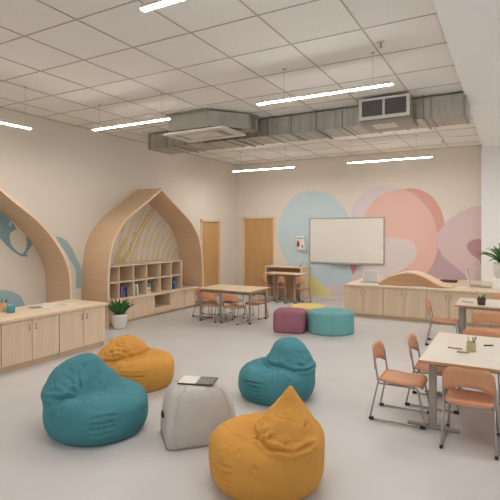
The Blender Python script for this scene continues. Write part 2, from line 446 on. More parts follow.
# cubby bookcase
t = thing('bookcase', 'open birch cubby bookcase with two rows of compartments in the arch', 'bookcase', (-6.38, 7.26, .466))
ys = [6.19, 6.43, 6.82, 7.19, 7.60, 7.97, 8.33]; hz = .625
MB().box(-.52, -.505, ys[0]-7.26, ys[-1]-7.26, 0, hz).build('back_panel', 'desk', t)  # same wood as the frame; recess shade put into the darker board colour
MB().box(-.52, .0, ys[0]-7.26-.012, ys[-1]-7.26+.012, hz-.02, hz).build('top_board', 'birch_y', t)
MB().box(-.505, -.003, ys[0]-7.26, ys[-1]-7.26, 0, .012).build('bottom_board', 'birch_y', t)
for i, yy in enumerate(ys): MB().box(-.505, -.001, yy-7.26-.012, yy-7.26+.012, .012, hz-.02).build('divider', 'birch', t)
MB().box(-.505, -.004, ys[0]-7.26, ys[-1]-7.26, hz/2-.012, hz/2+.012).build('shelf', 'birch_y', t)
# books
def book(label, y, w, h, d, m, lean=0, z=.479, x=-6.42, grp=None, band=None):
    t = thing('book', label, 'book', (x, y, z), 0, grp); t.rotation_euler = (lean, 0, 0)
    MB().box(-d, 0, -w/2, -w/2+.004, 0, h).box(-d, 0, w/2-.004, w/2, 0, h).box(-.004, 0, -w/2, w/2, 0, h, .001).build('cover', m, t)
    MB().box(-d+.004, -.004, -w/2+.004, w/2-.004, .004, h-.006).build('pages', 'paper', t)
    if band: MB().box(-.003, .0015, -w/2, w/2, h*.55, h*.8).build('spine_band', band, t)
book('purple book leftmost of the row in the lower second cubby', 6.535, .05, .21, .16, 'purple', -.05, grp='books in the cubby bookcase')
book('pale blue book with dark band in the lower second cubby', 6.60, .045, .22, .16, 'blue', -.03, band='navy', grp='books in the cubby bookcase')
book('dark navy book right of the pale blue one in second cubby', 6.655, .04, .20, .16, 'navy', -.03, grp='books in the cubby bookcase')
book('thin mauve book at right of the dark one in second cubby', 6.70, .03, .19, .16, 'p_plum', -.03, grp='books in the cubby bookcase')
book('upright cream book at left of the lower third cubby', 6.875, .045, .22, .16, 'cream', -.04, grp='books in the cubby bookcase')
book('cream book leaning on the upright one in third cubby', 6.99, .04, .215, .16, 'paper', .2, z=.488, grp='books in the cubby bookcase')
t = thing('book_box', 'small blue and white box standing in the lower fourth cubby', 'box', (-6.45, 7.32, .479))
MB().box(-.1, 0, -.06, .06, 0, .19, .003).build('carton', 'blue', t)
MB().box(-.08, .002, -.055, .055, .07, .12).build('label_band', 'paper', t)
MB().box(-.08, .002, -.055, .055, .0, .05).build('lower_band', 'cream', t)
book('navy book at left of the lower sixth cubby', 8.04, .05, .23, .16, 'navy', grp='books in the cubby bookcase')
book('navy book with a pale blue spine band in sixth cubby', 8.095, .045, .23, .16, 'navy', band='blue', grp='books in the cubby bookcase')
book('short blue book right of the navy books in sixth cubby', 8.15, .04, .17, .16, 'blue', grp='books in the cubby bookcase')

# ------------------------------------------------------------------ plants
def blade(bm, o, az, L, lift, w, m=None, curl=1.0, fold=.3):
    n = 8; o = Vector(o); pts = []
    d = Vector((math.cos(az), math.sin(az), 0)); s_ = Vector((-d.y, d.x, 0)); p = o.copy(); el = lift
    rows = []
    for i in range(n+1):
        t = i/n; ww = w*math.sin(PI*min(1, .12+t*.88))**.8 if t < 1 else .0005
        up = Vector((0, 0, 1))*math.cos(el)-d*math.sin(el)
        rows.append((p-s_*ww/2+up*ww*fold, p.copy(), p+s_*ww/2+up*ww*fold))
        p = p+(d*math.cos(el)+Vector((0, 0, 1))*math.sin(el))*L/n; el -= curl/n
    V = [[bm.bm.verts.new(c) for c in r] for r in rows]
    for a, c in zip(V, V[1:]):
        for j in (0, 1):
            f = bm.bm.faces.new((a[j], a[j+1], c[j+1], c[j])); f.smooth = True
def foliage(name, m, parent, z, n, L, w, lift, curl, r0=.03, seed=1, zs=0):
    rr = random.Random(seed); bm = MB()
    for i in range(n):
        q = i/n; az = i*2.399+rr.uniform(-.3, .3); l_ = rr.uniform(*L)
        blade(bm, (r0*math.cos(az), r0*math.sin(az), z+zs*rr.random()), az, l_, rr.uniform(*lift), rr.uniform(.8, 1.2)*w, curl=rr.uniform(*curl))
    o = bm.build(name, m, parent)
    md = o.modifiers.new('thick', 'SOLIDIFY'); md.thickness = .0015
    return o
t = thing('potted_plant', 'bushy green plant in white round pot on floor beside the bookcase arch', 'plant', (-6.11, 6.165, 0))
t.scale = (.93, .93, .96)
MB().lathe([(.085, 0), (.105, .005), (.128, .05), (.143, .13), (.146, .21), (.143, .27), (.136, .272), (.134, .25), (.0005, .25)], n=40, cap=False).build('pot', 'ceramic', t)
MB().lathe([(.002, .252), (.133, .252)], n=30, cap=False).build('soil', 'soil', t)
foliage('leaves', 'leaf_dark', t, .25, 75, (.16, .31), .048, (.75, 1.5), (.1, .7), .07, 3, .06)
t = thing('potted_plant', 'long-leaved green plant in white pot at right edge on back counter', 'plant', (-.155, 10.0, .851))
MB().lathe([(.08, 0), (.10, .006), (.135, .05), (.16, .14), (.165, .22), (.155, .29), (.147, .29), (.15, .26), (.0005, .25)], n=40, cap=False).build('pot', 'ceramic', t)
MB().lathe([(.002, .262), (.146, .262)], n=30, cap=False).build('soil', 'soil', t)
foliage('leaves', 'leaf', t, .25, 30, (.38, .60), .055, (.7, 1.5), (.7, 1.7), .03, 5)
tag(MB().box(-.31, .22, 9.75, 10.25, .651, .85, .006).build('plant_stand', 'white_wall'), 'low white box under the potted plant on the back counter', 'box')

# ------------------------------------------------------------------ objects on the back counter
t = thing('curved_board', 'arched wooden balance board lying on the back counter', 'balance board', (-1.78, 9.85, .651))
pr = [(-.62, .015), (-.50, .11), (-.35, .19), (-.18, .25), (0, .275), (.16, .255), (.33, .19), (.48, .11), (.62, .05), (.78, .03)]
pr = smoothpoly(pr, 4, closed=False)
th = .032
lo = [(x_, max(0, z_-th)) for x_, z_ in pr]
b = MB(); b.loft([[(p[0], -.28, p[1]), (p[0], .28, p[1]), (q[0], .28, q[1]), (q[0], -.28, q[1])] for p, q in zip(pr, lo)], smooth=False)
b.build('curved_top', 'arch_edge', t)
sel = [q for q in lo if q[1] > .004 and q[0] < .7]
pol = [(sel[0][0], 0)]+sel+[(sel[-1][0], 0)]
MB().prism(pol, lambda p: (p[0], -.25, p[1]), lambda p: (p[0], -.23, p[1])).build('side_panel', 'desk', t)
MB().prism(pol, lambda p: (p[0], .23, p[1]), lambda p: (p[0], .25, p[1])).build('side_panel', 'arch', t)
def laptop(label, loc, rz, w, d, h, tilt, body, scr):
    t = thing('laptop', label, 'laptop', loc, rz)
    MB().box(-w/2, w/2, -d/2, d/2, 0, .018, .004).build('base', body, t)
    MB().box(-w/2+.03, w/2-.03, -d/2+.1, d/2-.03, .018, .0195).build('keyboard', 'alu', t)
    R_ = Matrix.Translation((0, d/2-.005, .018)) @ Matrix.Rotation(-tilt, 4, 'X')
    lid = MB().box(-w/2, w/2, -.006, .008, 0, h, .003, rot=R_).build('lid', 'plastic', t)
    MB().box(-w/2+.015, w/2-.015, -.008, -.006, .015, h-.015, rot=R_).build('screen', scr, lid)
    return t
laptop('white open laptop facing the room at left end of the back counter', (-2.66, 9.95, .651), 0, .32, .24, .23, .12, 'alu', 'screen')
laptop('slim open laptop seen from the side at right of the back counter', (-.535, 10.2, .651), PI/2, .36, .38, .37, .18, 'alu', 'screen')
tag(MB().box(-2.56, -2.28, 9.40, 9.55, .651, .662, .002).build('notebook', 'paper'), 'white notebook lying in front of the white laptop', 'notebook')
t = thing('keyboard', 'flat grey keyboard lying in front of the arched wooden board', 'keyboard', (-1.62, 9.50, .651))
MB().box(-.17, .17, -.055, .055, 0, .012, .003).build('case', 'plastic', t)
b = MB()
for i in range(12):
    for j in range(4): b.box(-.155+i*.026, -.133+i*.026, -.045+j*.024, -.027+j*.024, .012, .016)
b.build('keys', 'alu', t)
tag(MB().box(-1.35, -1.02, 10.75, 11.0, .651, .69, .004).build('folder', 'brown'), 'dark brown folder lying on back counter beside the arched board', 'folder')
b = MB(); b.box(-.97, -.78, 9.72, 9.92, .651, .656, .001)
tag(b.build('paper_sheet', 'paper'), 'white paper sheet lying between arched board and side-on laptop', 'paper')

# ------------------------------------------------------------------ whiteboard, wall box, ceiling gear
wx0, wx1, wz0, wz1 = -4.65, -2.70, .93, 2.09
t = thing('whiteboard', 'large white board with grey frame hanging on the mural wall', 'whiteboard', ((wx0+wx1)/2, YB-.014, wz0))
w2, hh = (wx1-wx0)/2, wz1-wz0
MB().box(-w2+.02, w2-.02, -.022, 0, .02, hh-.02).build('panel', 'board', t)
b = MB(); b.box(-w2, w2, -.035, 0, 0, .025, .003).box(-w2, w2, -.035, 0, hh-.025, hh, .003).box(-w2, -w2+.025, -.035, 0, .025, hh-.025, .003).box(w2-.025, w2, -.035, 0, .025, hh-.025, .003)
b.build('frame', 'alu', t)
MB().box(-.4, .4, -.10, -.03, -.02, .004, .004).build('pen_tray', 'alu', t)
MB().box(w2-.09, w2-.04, -.024, -.021, .12, .36).build('control_strip', 'paper', t)
t = thing('wall_box', 'small white dispenser box with red handle mounted beside the whiteboard', 'dispenser', (-4.88, YB-.014, 1.25))
MB().box(-.115, .115, -.09, 0, 0, .36, .012).build('case', 'plastic', t)
MB().box(-.09, .09, -.094, -.088, .29, .33, .003).build('top_slot', 'alu', t)
MB().lathe([(.001, 0), (.028, .01), (.036, .06), (.028, .13), (.012, .17), (.001, .175)], c=(-.055, -.10, .08), n=14).build('red_handle', 'red', t)
MB().box(.045, .07, -.098, -.088, .05, .14, .003).build('black_switch', 'black', t)

def pendant(label, p0, p1, z, cords, g='linear pendant lights'):
    v = Vector((p1[0]-p0[0], p1[1]-p0[1], 0)); L = v.length; a = math.atan2(v.y, v.x)
    t = thing('pendant_light', label, 'ceiling light', ((p0[0]+p1[0])/2, (p0[1]+p1[1])/2, z), a, g)
    MB().box(-L/2, L/2, -.026, .026, .006, .032, .002).build('housing', 'vent_white', t)
    MB().box(-L/2+.003, L/2-.003, -.023, .023, 0, .007, .001).build('diffuser', 'lamp_far' if p0[1] > 9 else 'lamp_near' if p0[0] < -5.65 else 'lamp', t)
    for c in cords:
        MB().tube([(c, 0, .04), (c, 0, H-z-.002)], .002, 6).lathe([(.018, H-z-.014), (.018, H-z-.001)], c=(c, 0, 0), n=16).build('cord', 'alu', t)
pendant('long glowing pendant light between the grey ducts and the ceiling centre', (-2.72, 5.06), (-1.10, 5.06), 3.27, (-.45, .6))
pendant('glowing pendant light just left of the grey ventilation unit', (-5.60, 5.10), (-4.12, 5.10), 3.27, (-.6, .6))
pendant('short-looking pendant light cropped by the left picture edge', (-5.70, 2.6), (-5.67, 4.08), 3.10, (-.5, .66))
pendant('pendant light cropped by the top picture edge', (-2.28, 2.52), (-.95, 2.52), 3.27, (-.5, .5))
pendant('far pendant light near the corner above the back door', (-5.93, 9.78), (-4.32, 9.78), 3.19, (-.6, .6))
pendant('far pendant light above the whiteboard and coral mural', (-3.06, 9.78), (-1.37, 9.78), 3.19, (-.80, .55))
def sprinkler(label, x, y):
    t = thing('sprinkler', label, 'sprinkler', (x, y, H-.001), 0, 'ceiling sprinklers')
    MB().lathe([(.035, -.002), (.04, -.008), (.02, -.012)], n=18).build('plate', 'vent_white', t)
    MB().lathe([(.009, -.012), (.009, -.05), (.022, -.052), (.022, -.056)], n=12).build('nozzle', 'alu', t)
sprinkler('small sprinkler head on tiles right of the long centre pendant', -1.17, 4.83+.0)
sprinkler('small sprinkler head on tiles above the far right pendant', -1.27, 10.6)

# duct
t = thing('air_duct', 'long galvanised rectangular air duct running under the tiled ceiling', 'duct', (-3.3, 7.35, 3.33))
MB().box(-2.9, 2.76, -.33, .33, 0, .29, .004).build('duct_body', 'galv', t)
for i in range(14):
    xx = -2.86+i*.43
    if xx < 2.76: MB().box(xx-.012, xx+.012, -.342, .342, -.01, .30).build('flange', 'galv_edge', t)
b = MB()
for i in range(27): 
    xx = -2.7+i*.2
    b.box(xx-.004, xx+.004, -.334, .334, -.004, .294)
b.build('stiffening_rib', 'galv_edge', t)
for xx in (-2.2, -.9, .6, 2.2):
    MB().tube([(xx, -.36, -.012), (xx, -.36, .318)], .005, 6).tube([(xx, .36, -.012), (xx, .36, .318)], .005, 6).box(xx-.02, xx+.02, -.37, .37, -.022, -.01).build('hanger', 'galv_edge', t)
t = thing('vent_grille', 'white framed twin vent grille box attached to the front of the duct', 'vent', (-1.57, 6.66, 3.315))
b = MB(); b.box(-.34, .34, 0, .345, 0, .29, .004); b.build('housing', 'grey_unit', t)
b = MB(); b.box(-.35, .35, -.02, .004, -.005, .04, .003).box(-.35, .35, -.02, .004, .265, .295, .003).box(-.35, -.31, -.02, .004, .04, .265).box(.31, .35, -.02, .004, .04, .265).box(-.015, .015, -.02, .004, .04, .265)
b.build('frame', 'vent_white', t)
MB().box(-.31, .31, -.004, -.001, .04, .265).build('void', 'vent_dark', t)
for s_ in (-1, 1):
    b = MB()
    for i in range(9): b.box(s_*.1625-.145, s_*.1625+.145, -.014, -.006, .05+i*.025, .056+i*.025)
    for i in range(10): b.box(s_*.1625-.135+i*.03-.002, s_*.1625-.135+i*.03+.002, -.012, -.005, .04, .265)
    b.build('louvres', 'louvre', t)
MB().box(-.33, .36, .09, .60, -.055, .0, .004).build('plenum_box', 'grey_unit', t)
MB().box(-.2, .12, .12, .4, -.061, -.054, .002).build('access_panel', 'vent_white', t)
# ventilation unit on the left
t = thing('ventilation_unit', 'grey sheet-metal ventilation unit with framed diffuser hanging before the duct', 'ventilation unit', (-4.45, 6.1, 3.30))
MB().box(-.47, .30, -.03, .86, .06, .33, .006).build('casing', 'grey_unit', t)
MB().box(-.50, .33, -.06, -.028, .31, .335).build('top_lip', 'galv_edge', t)
b = MB(); b.box(-.55, .62, -.08, .05, .0, .035, .004).box(-.55, .62, .50, .62, .0, .035, .004).box(-.55, -.45, .05, .50, .0, .035, .004).box(.50, .62, .05, .50, .0, .035, .004)
b.build('diffuser_frame', 'vent_white', t)
MB().box(-.45, .50, .05, .50, .02, .03).build('diffuser_plate', 'grey_unit', t)
b = MB(); b.box(-.33, .36, .10, .45, .004, .02, .003); b.build('diffuser_square', 'vent_white', t)
b = MB()
b.loft([[(.30, -.03, .08), (.30, .60, .08), (.30, .60, .32), (.30, -.03, .32)], [(.75, .50, .08), (.75, .80, .08), (.75, .80, .32), (.75, .50, .32)]], smooth=False)
b.build('side_transition', 'galv', t)
b = MB(); b.tube([(.75, .54, .1), (.75, .54, .3)], .03, 12).tube([(.83, .6, .08), (.83, .6, .3)], .025, 12); b.build('pipe', 'galv_edge', t)

# ------------------------------------------------------------------ chairs
def back_panel(W, z0, z1, xb0, xb1, notch, m_thick=.012):
    """curved plywood back with a concave lower edge; chair faces +X"""
    n = 14; rows = []
    def xat(y, z): return xb0+(xb1-xb0)*(z-z0)/(z1-z0)-.035*(1-(y/(W/2))**2)
    pts = []
    for i in range(n+1):
        y = -W/2+W*i/n; e = abs(y)/(W/2)
        lo_ = z0+notch*(1-e**2.2)
        hi = z1-.05*max(0, (e-.62)/.38)**2.2
        pts.append((y, lo_, hi))
    b = MB(); R0 = []
    for y, lo_, hi in pts:
        r = []
        for s_ in (0, 1):
            off = -m_thick*s_
            zs = [lo_+(hi-lo_)*k/4 for k in range(5)]
            if s_: zs = zs[::-1]
            r += [(xat(y, z)+off, y, z) for z in zs]
        R0.append(r)
    return b.loft(R0)
def make_chair(name, W=.36, sz=.37, bw=None, mt='chair', zb=.68):
    bw = bw or W+.01
    t = thing(name, '', 'chair')
    # seat: gently dished, waterfall front
    rings = []
    for x_, dz, wd in ((-.19, .0, .88), (-.17, .006, .96), (-.10, .0, 1), (0, -.008, 1), (.10, -.004, 1), (.15, -.002, .98), (.18, -.012, .93), (.195, -.03, .84)):
        rings.append([(x_, y_*wd*W/2, sz+dz+.006*abs(y_)**2-th_) for y_, th_ in [(-1, .004), (-.6, 0), (0, 0), (.6, 0), (1, .004), (1, .022), (.6, .026), (0, .026), (-.6, .026), (-1, .022)]])
    MB().loft(rings).build('seat', mt, t)
    back_panel(bw, zb-.20, zb, -.200, -.222, .055).build('backrest', mt, t)
    yy = W/2+.005; r = .0085
    for s_ in (-1, 1):
        y = s_*yy
        MB().tube([(-.185, y*.96, sz-.03), (-.255, y*1.05, .013), (.225, y*1.05, .013), (.16, y*.9, sz-.035), (-.10, y*.9, sz-.035)], r, 10, fil=.03).build('side_frame', 'tube', t)
        MB().tube([(-.10, y*.93, sz-.036), (-.18, y*.98, sz-.034), (-.203, y, zb-.16), (-.212, y*.985, zb-.09)], r*.95, 10, fil=.03).build('back_post', 'tube', t)
        for xx in (-.24, .205):
            MB().box(xx-.022, xx+.022, y*1.05-.012, y*1.05+.012, .0, .028, .004).build('foot_cap', 'black', t)
    MB().tube([(.12, -yy*.9, sz-.037), (.12, yy*.9, sz-.037)], .007, 8).tube([(-.14, -yy*.95, sz-.037), (-.14, yy*.95, sz-.037)], .007, 8).build('cross_bar', 'tube', t)
    return t
c_proto = make_chair('school_chair', zb=.655)
used = [False]
GC = {'A': 'chairs around the near right table', 'T': 'chairs around the back right table', 'B': 'chairs around the left table', 'D': 'small chairs at the desk by the back wall'}
def place(proto, flag, x, y, rz, label, g, mt=None):
    o = proto if not flag[0] else copy_tree(proto)
    flag[0] = True
    o.location = (x, y, 0); o.rotation_euler = (0, 0, rz); o['label'] = label; o['group'] = GC[g]
    if g == 'B': o.scale = (.88, .88, .86)
    return o
P = PI/2
def pl(*a): return place(c_proto, used, *a)
pl(-.88, 4.47, 0, 'peach chair seen side-on at the near left corner of the large front table', 'A')
pl(-.66, 4.99, 0, 'peach chair behind the nearest side-on chair, tucked to the front table', 'A')
pl(-.295, 4.22, P, 'peach chair with its back to us in front of the large front table', 'A')
pl(-.29, 5.46, -P, 'chair on the far side of front table, only its backrest top showing', 'A')
pl(-.90, 7.72, 0.05, 'side-on peach chair at left end of the rear right table', 'T')
pl(-.27, 7.24, P, 'peach chair with its back to us in front of rear right table', 'T')
pl(-.12, 8.72, -P, 'chair on the far side of the rear right table by the counter', 'T')
pl(-5.09, 7.66, P, 'orange chair with its back to us, left of the pair at left table', 'B')
pl(-4.60, 7.66, P, 'orange chair with its back to us, right of the pair at left table', 'B')
pl(-5.03, 8.26, -P, 'orange chair on the far left side of the left table', 'B')
pl(-4.50, 8.28, -P, 'orange chair on the far right side of the left table', 'B')
pl(-5.46, 7.95, 0, 'chair tucked under the left end of left table by the low cabinet', 'B')
d_proto = make_chair('school_chair', W=.20, sz=.38, bw=.17, zb=.65); usedd = [False]
for x_, lab in ((-5.37, 'narrow-backed chair, leftmost of three at the desk beside the back door'), (-4.89, 'narrow-backed chair, middle of three at the desk beside the back door'), (-4.41, 'narrow-backed chair, rightmost of three at the desk beside the back door')):
    place(d_proto, usedd, x_, 10.52, P, lab, 'D')

# ------------------------------------------------------------------ tables
def table(name, label, x0, x1, y0, y1, z, cols, foot='x', r=.018, fl=.2, g='classroom tables', top='tabletop', tt=.024):
    cx, cy_ = (x0+x1)/2, (y0+y1)/2
    t = thing(name, label, 'table', (cx, cy_, 0), 0, g)
    hx, hy_ = (x1-x0)/2, (y1-y0)/2
    rr = [rrect(hx-.002, hy_-.002, .02, z-tt), rrect(hx, hy_, .02, z-tt+.002), rrect(hx, hy_, .02, z-.003), rrect(hx-.002, hy_-.002, .02, z-.001)]
    tp = MB().loft(rr, smooth=False).build('table_top', 'edge', t)
    MB().loft([rrect(hx-.004, hy_-.004, .018, z-.002), rrect(hx-.004, hy_-.004, .018, z)], smooth=False).build('laminate_face', top, tp)
    for (px, py) in cols:
        a, c = px-cx, py-cy_
        lg = MB().loft([rrect(r*1.3, r*.9, .006, .03, (a, c)), rrect(r*1.3, r*.9, .006, z-tt, (a, c))], smooth=False).build('leg', 'leg', t)
        if foot == 'x': MB().box(a-fl, a+fl, c-.018, c+.018, .006, .034, .006).build('foot_bar', 'leg', lg)
        elif foot == 'y': MB().box(a-.014, a+.014, c-fl, c+fl, .006, .03, .006).build('foot_bar', 'black', lg)
        else: MB().lathe([(.022, 0), (.024, .01), (.022, .03)], c=(a, c, 0), n=14).build('foot_cap', 'black', lg)
    xs = sorted(set(c[0] for c in cols)); yk = sorted(set(c[1] for c in cols))
    b = MB()
    for yv in yk: b.box(xs[0]-cx, xs[-1]-cx, yv-cy_-.01, yv-cy_+.01, z-tt-.045, z-tt-.001)
    for xv in xs: b.box(xv-cx-.01, xv-cx+.01, yk[0]-cy_, yk[-1]-cy_, z-tt-.044, z-tt-.002)
    b.build('under_frame', 'leg', t)
    return t
table('classroom_table', 'large pale-topped table with grey legs in the right foreground', -.70, .95, 4.19, 5.47, .62, [(-.60, 4.33), (-.60, 5.27), (.80, 4.33), (.80, 5.27)], 'x', .024, .21)
table('classroom_table', 'pale-topped table with a small potted plant in front of back counter', -.76, .85, 7.66, 8.58, .62, [(-.68, 7.82), (-.68, 8.35), (.70, 7.82), (.70, 8.35)], 'x', .024, .2)
table('classroom_table', 'pale birch table with five chairs in front of the low cabinet', -5.40, -4.19, 7.50, 8.34, .62, [(-5.33, 7.56), (-4.865, 7.56), (-4.26, 7.62), (-5.33, 8.27), (-4.26, 8.27)], 'c', .016, .12, top='birch_x')
# raised desk by back wall
t = thing('desk_unit', 'wooden counter-height desk with solid side panel against the back wall', 'desk', (-5.17, 11.2, 0))
MB().box(-.52, .52, -.22, .33, .80, .83, .004).build('top_board', 'birch_x', t)
MB().box(.485, .515, -.21, .32, 0, .80).build('side_panel', 'birch', t)
MB().box(-.515, -.485, -.21, .32, 0, .80).build('side_panel', 'birch', t)
MB().box(-.485, .485, .10, .12, 0, .80).build('back_panel', 'desk', t)
MB().box(-.485, .485, -.20, .1, .60, .62).build('shelf', 'desk', t)
table('classroom_table', 'narrow birch table in front of the raised desk by back door', -5.42, -4.42, 10.38, 10.90, .70, [(-5.16, 10.48), (-4.62, 10.48), (-5.16, 10.8), (-4.62, 10.8)], 'c', .018, .1, top='birch_x')

t = thing('pencil_cup', 'tiny cup holding a pencil on the raised desk by back wall', 'cup', (-4.72, 11.1, .831))
MB().lathe([(.001, 0), (.03, 0), (.034, .06), (.030, .06), (.027, .006), (.001, .006)], n=16, cap=False).build('cup', 'cup_olive', t)
MB().tube([(0, 0, .01), (.05, 0, .15)], .005, 6).build('pencil', 'brown', t)

# ------------------------------------------------------------------ small things on tables
def cup(label, loc, m, r=.04, h=.10, pens=()):
    t = thing('pencil_cup', label, 'cup', loc, 0, 'pencil cups')
    MB().lathe([(.001, 0), (r*.96, 0), (r, .004), (r, h), (r-.004, h), (r-.005, .006), (.001, .006)], n=24, cap=False).build('cup', m, t)
    for i, (a, l_, mm) in enumerate(pens):
        d = Vector((math.cos(a)*.45, math.sin(a)*.45, 1)).normalized()
        o0 = Vector((-math.cos(a)*r*.35, -math.sin(a)*r*.35, .008))
        MB().tube([o0, o0+d*l_, o0+d*(l_+.012)], [.0055, .0055, .001], 6).build('pencil', mm, t)
    return t
cup('pale olive pencil cup standing on the large front table', (-.325, 4.72, .621), 'cup_olive', .04, .085, ((.3, .13, 'navy'), (1.2, .12, 'green'), (2.6, .115, 'green'), (4.0, .12, 'yellow'), (5.2, .11, 'yellow')))
for (x_, y_, a, L, mm, lab) in ((-.46, 4.75, -.1, .13, 'cup_tan', 'thin tan pencil lying left of the olive cup on front table'), (-.19, 5.02, .5, .10, 'brown', 'dark pencil lying right of the olive cup on front table'), (-.38, 4.62, .15, .11, 'piping', 'pale grey pencil lying in front of the olive cup'), (-.60, 8.02, -.5, .2, 'yellow', 'yellow pencil lying left of the small plant on rear table')):
    t = thing('pencil', lab, 'pencil', (x_, y_, .628), a, 'loose pencils')
    MB().tube([(-L/2, 0, 0), (L/2-.02, 0, 0)], .007, 6).build('barrel', mm, t)
    MB().tube([(L/2-.02, 0, 0), (L/2, 0, 0)], [.007, .001], 6).build('tip', 'cup_tan', t)
t = thing('potted_plant', 'tiny plant in a dark square pot on the rear right table', 'plant', (-.40, 7.86, .621))
MB().loft([rrect(.048, .048, .01, 0), rrect(.062, .062, .012, .10), rrect(.052, .052, .012, .10), rrect(.05, .05, .012, .085)]).build('pot', 'brown', t)
foliage('leaves', 'leaf', t, .085, 9, (.06, .10), .03, (.5, 1.3), (.3, .8), .015, 9)
MB().tube([(0, 0, .09), (-.02, 0, .14), (-.06, 0, .19)], .004, 6).lathe([(.001, -.02), (.016, -.01), (.02, .01), (.001, .022)], c=(-.062, 0, .195), n=10).build('flower_stem', 'cream', t)
# left counter
cup('short teal cup with white contents at the left end of left counter', (-5.77, 3.86, .651), 'cup_teal', .052, .10, ((1, .10, 'paper'), (2.8, .10, 'paper'), (4.5, .10, 'paper')))
cup('tan cup of dark pencils just behind the teal cup on left counter', (-5.93, 3.86, .651), 'cup_tan', .042, .12, ((.5, .16, 'navy'), (1.7, .15, 'brown'), (2.9, .17, 'green'), (4.2, .15, 'brown')))
cup('pale cup cropped by the left picture edge on left counter', (-5.98, 3.70, .651), 'ceramic', .05, .11, ())
def mag(label, loc, rz, w, d, m, m2, h=.008, cat='magazine', grp=None):
    t = thing('magazine', label, cat, loc, rz, grp)
    MB().box(-w/2, w/2, -d/2, d/2, 0, h, .0015).build('pages', m, t)
    MB().box(-w/2+.01, w*.05, -d/2+.01, d/2-.01, h, h+.001).build('cover_print', m2, t)
mag('open dark-edged magazine lying on the left counter', (-5.79, 4.32, .651), 1.2, .30, .21, 'paper', 'mag_grey')
mag('mint green leaflet lying right of the magazine on left counter', (-5.72, 4.68, .651), 1.4, .26, .20, 'paper', 'mint', .004)
mag('white sheet lying near the right end of left counter', (-5.95, 4.62, .651), 1.0, .22, .16, 'paper', 'paper', .003)

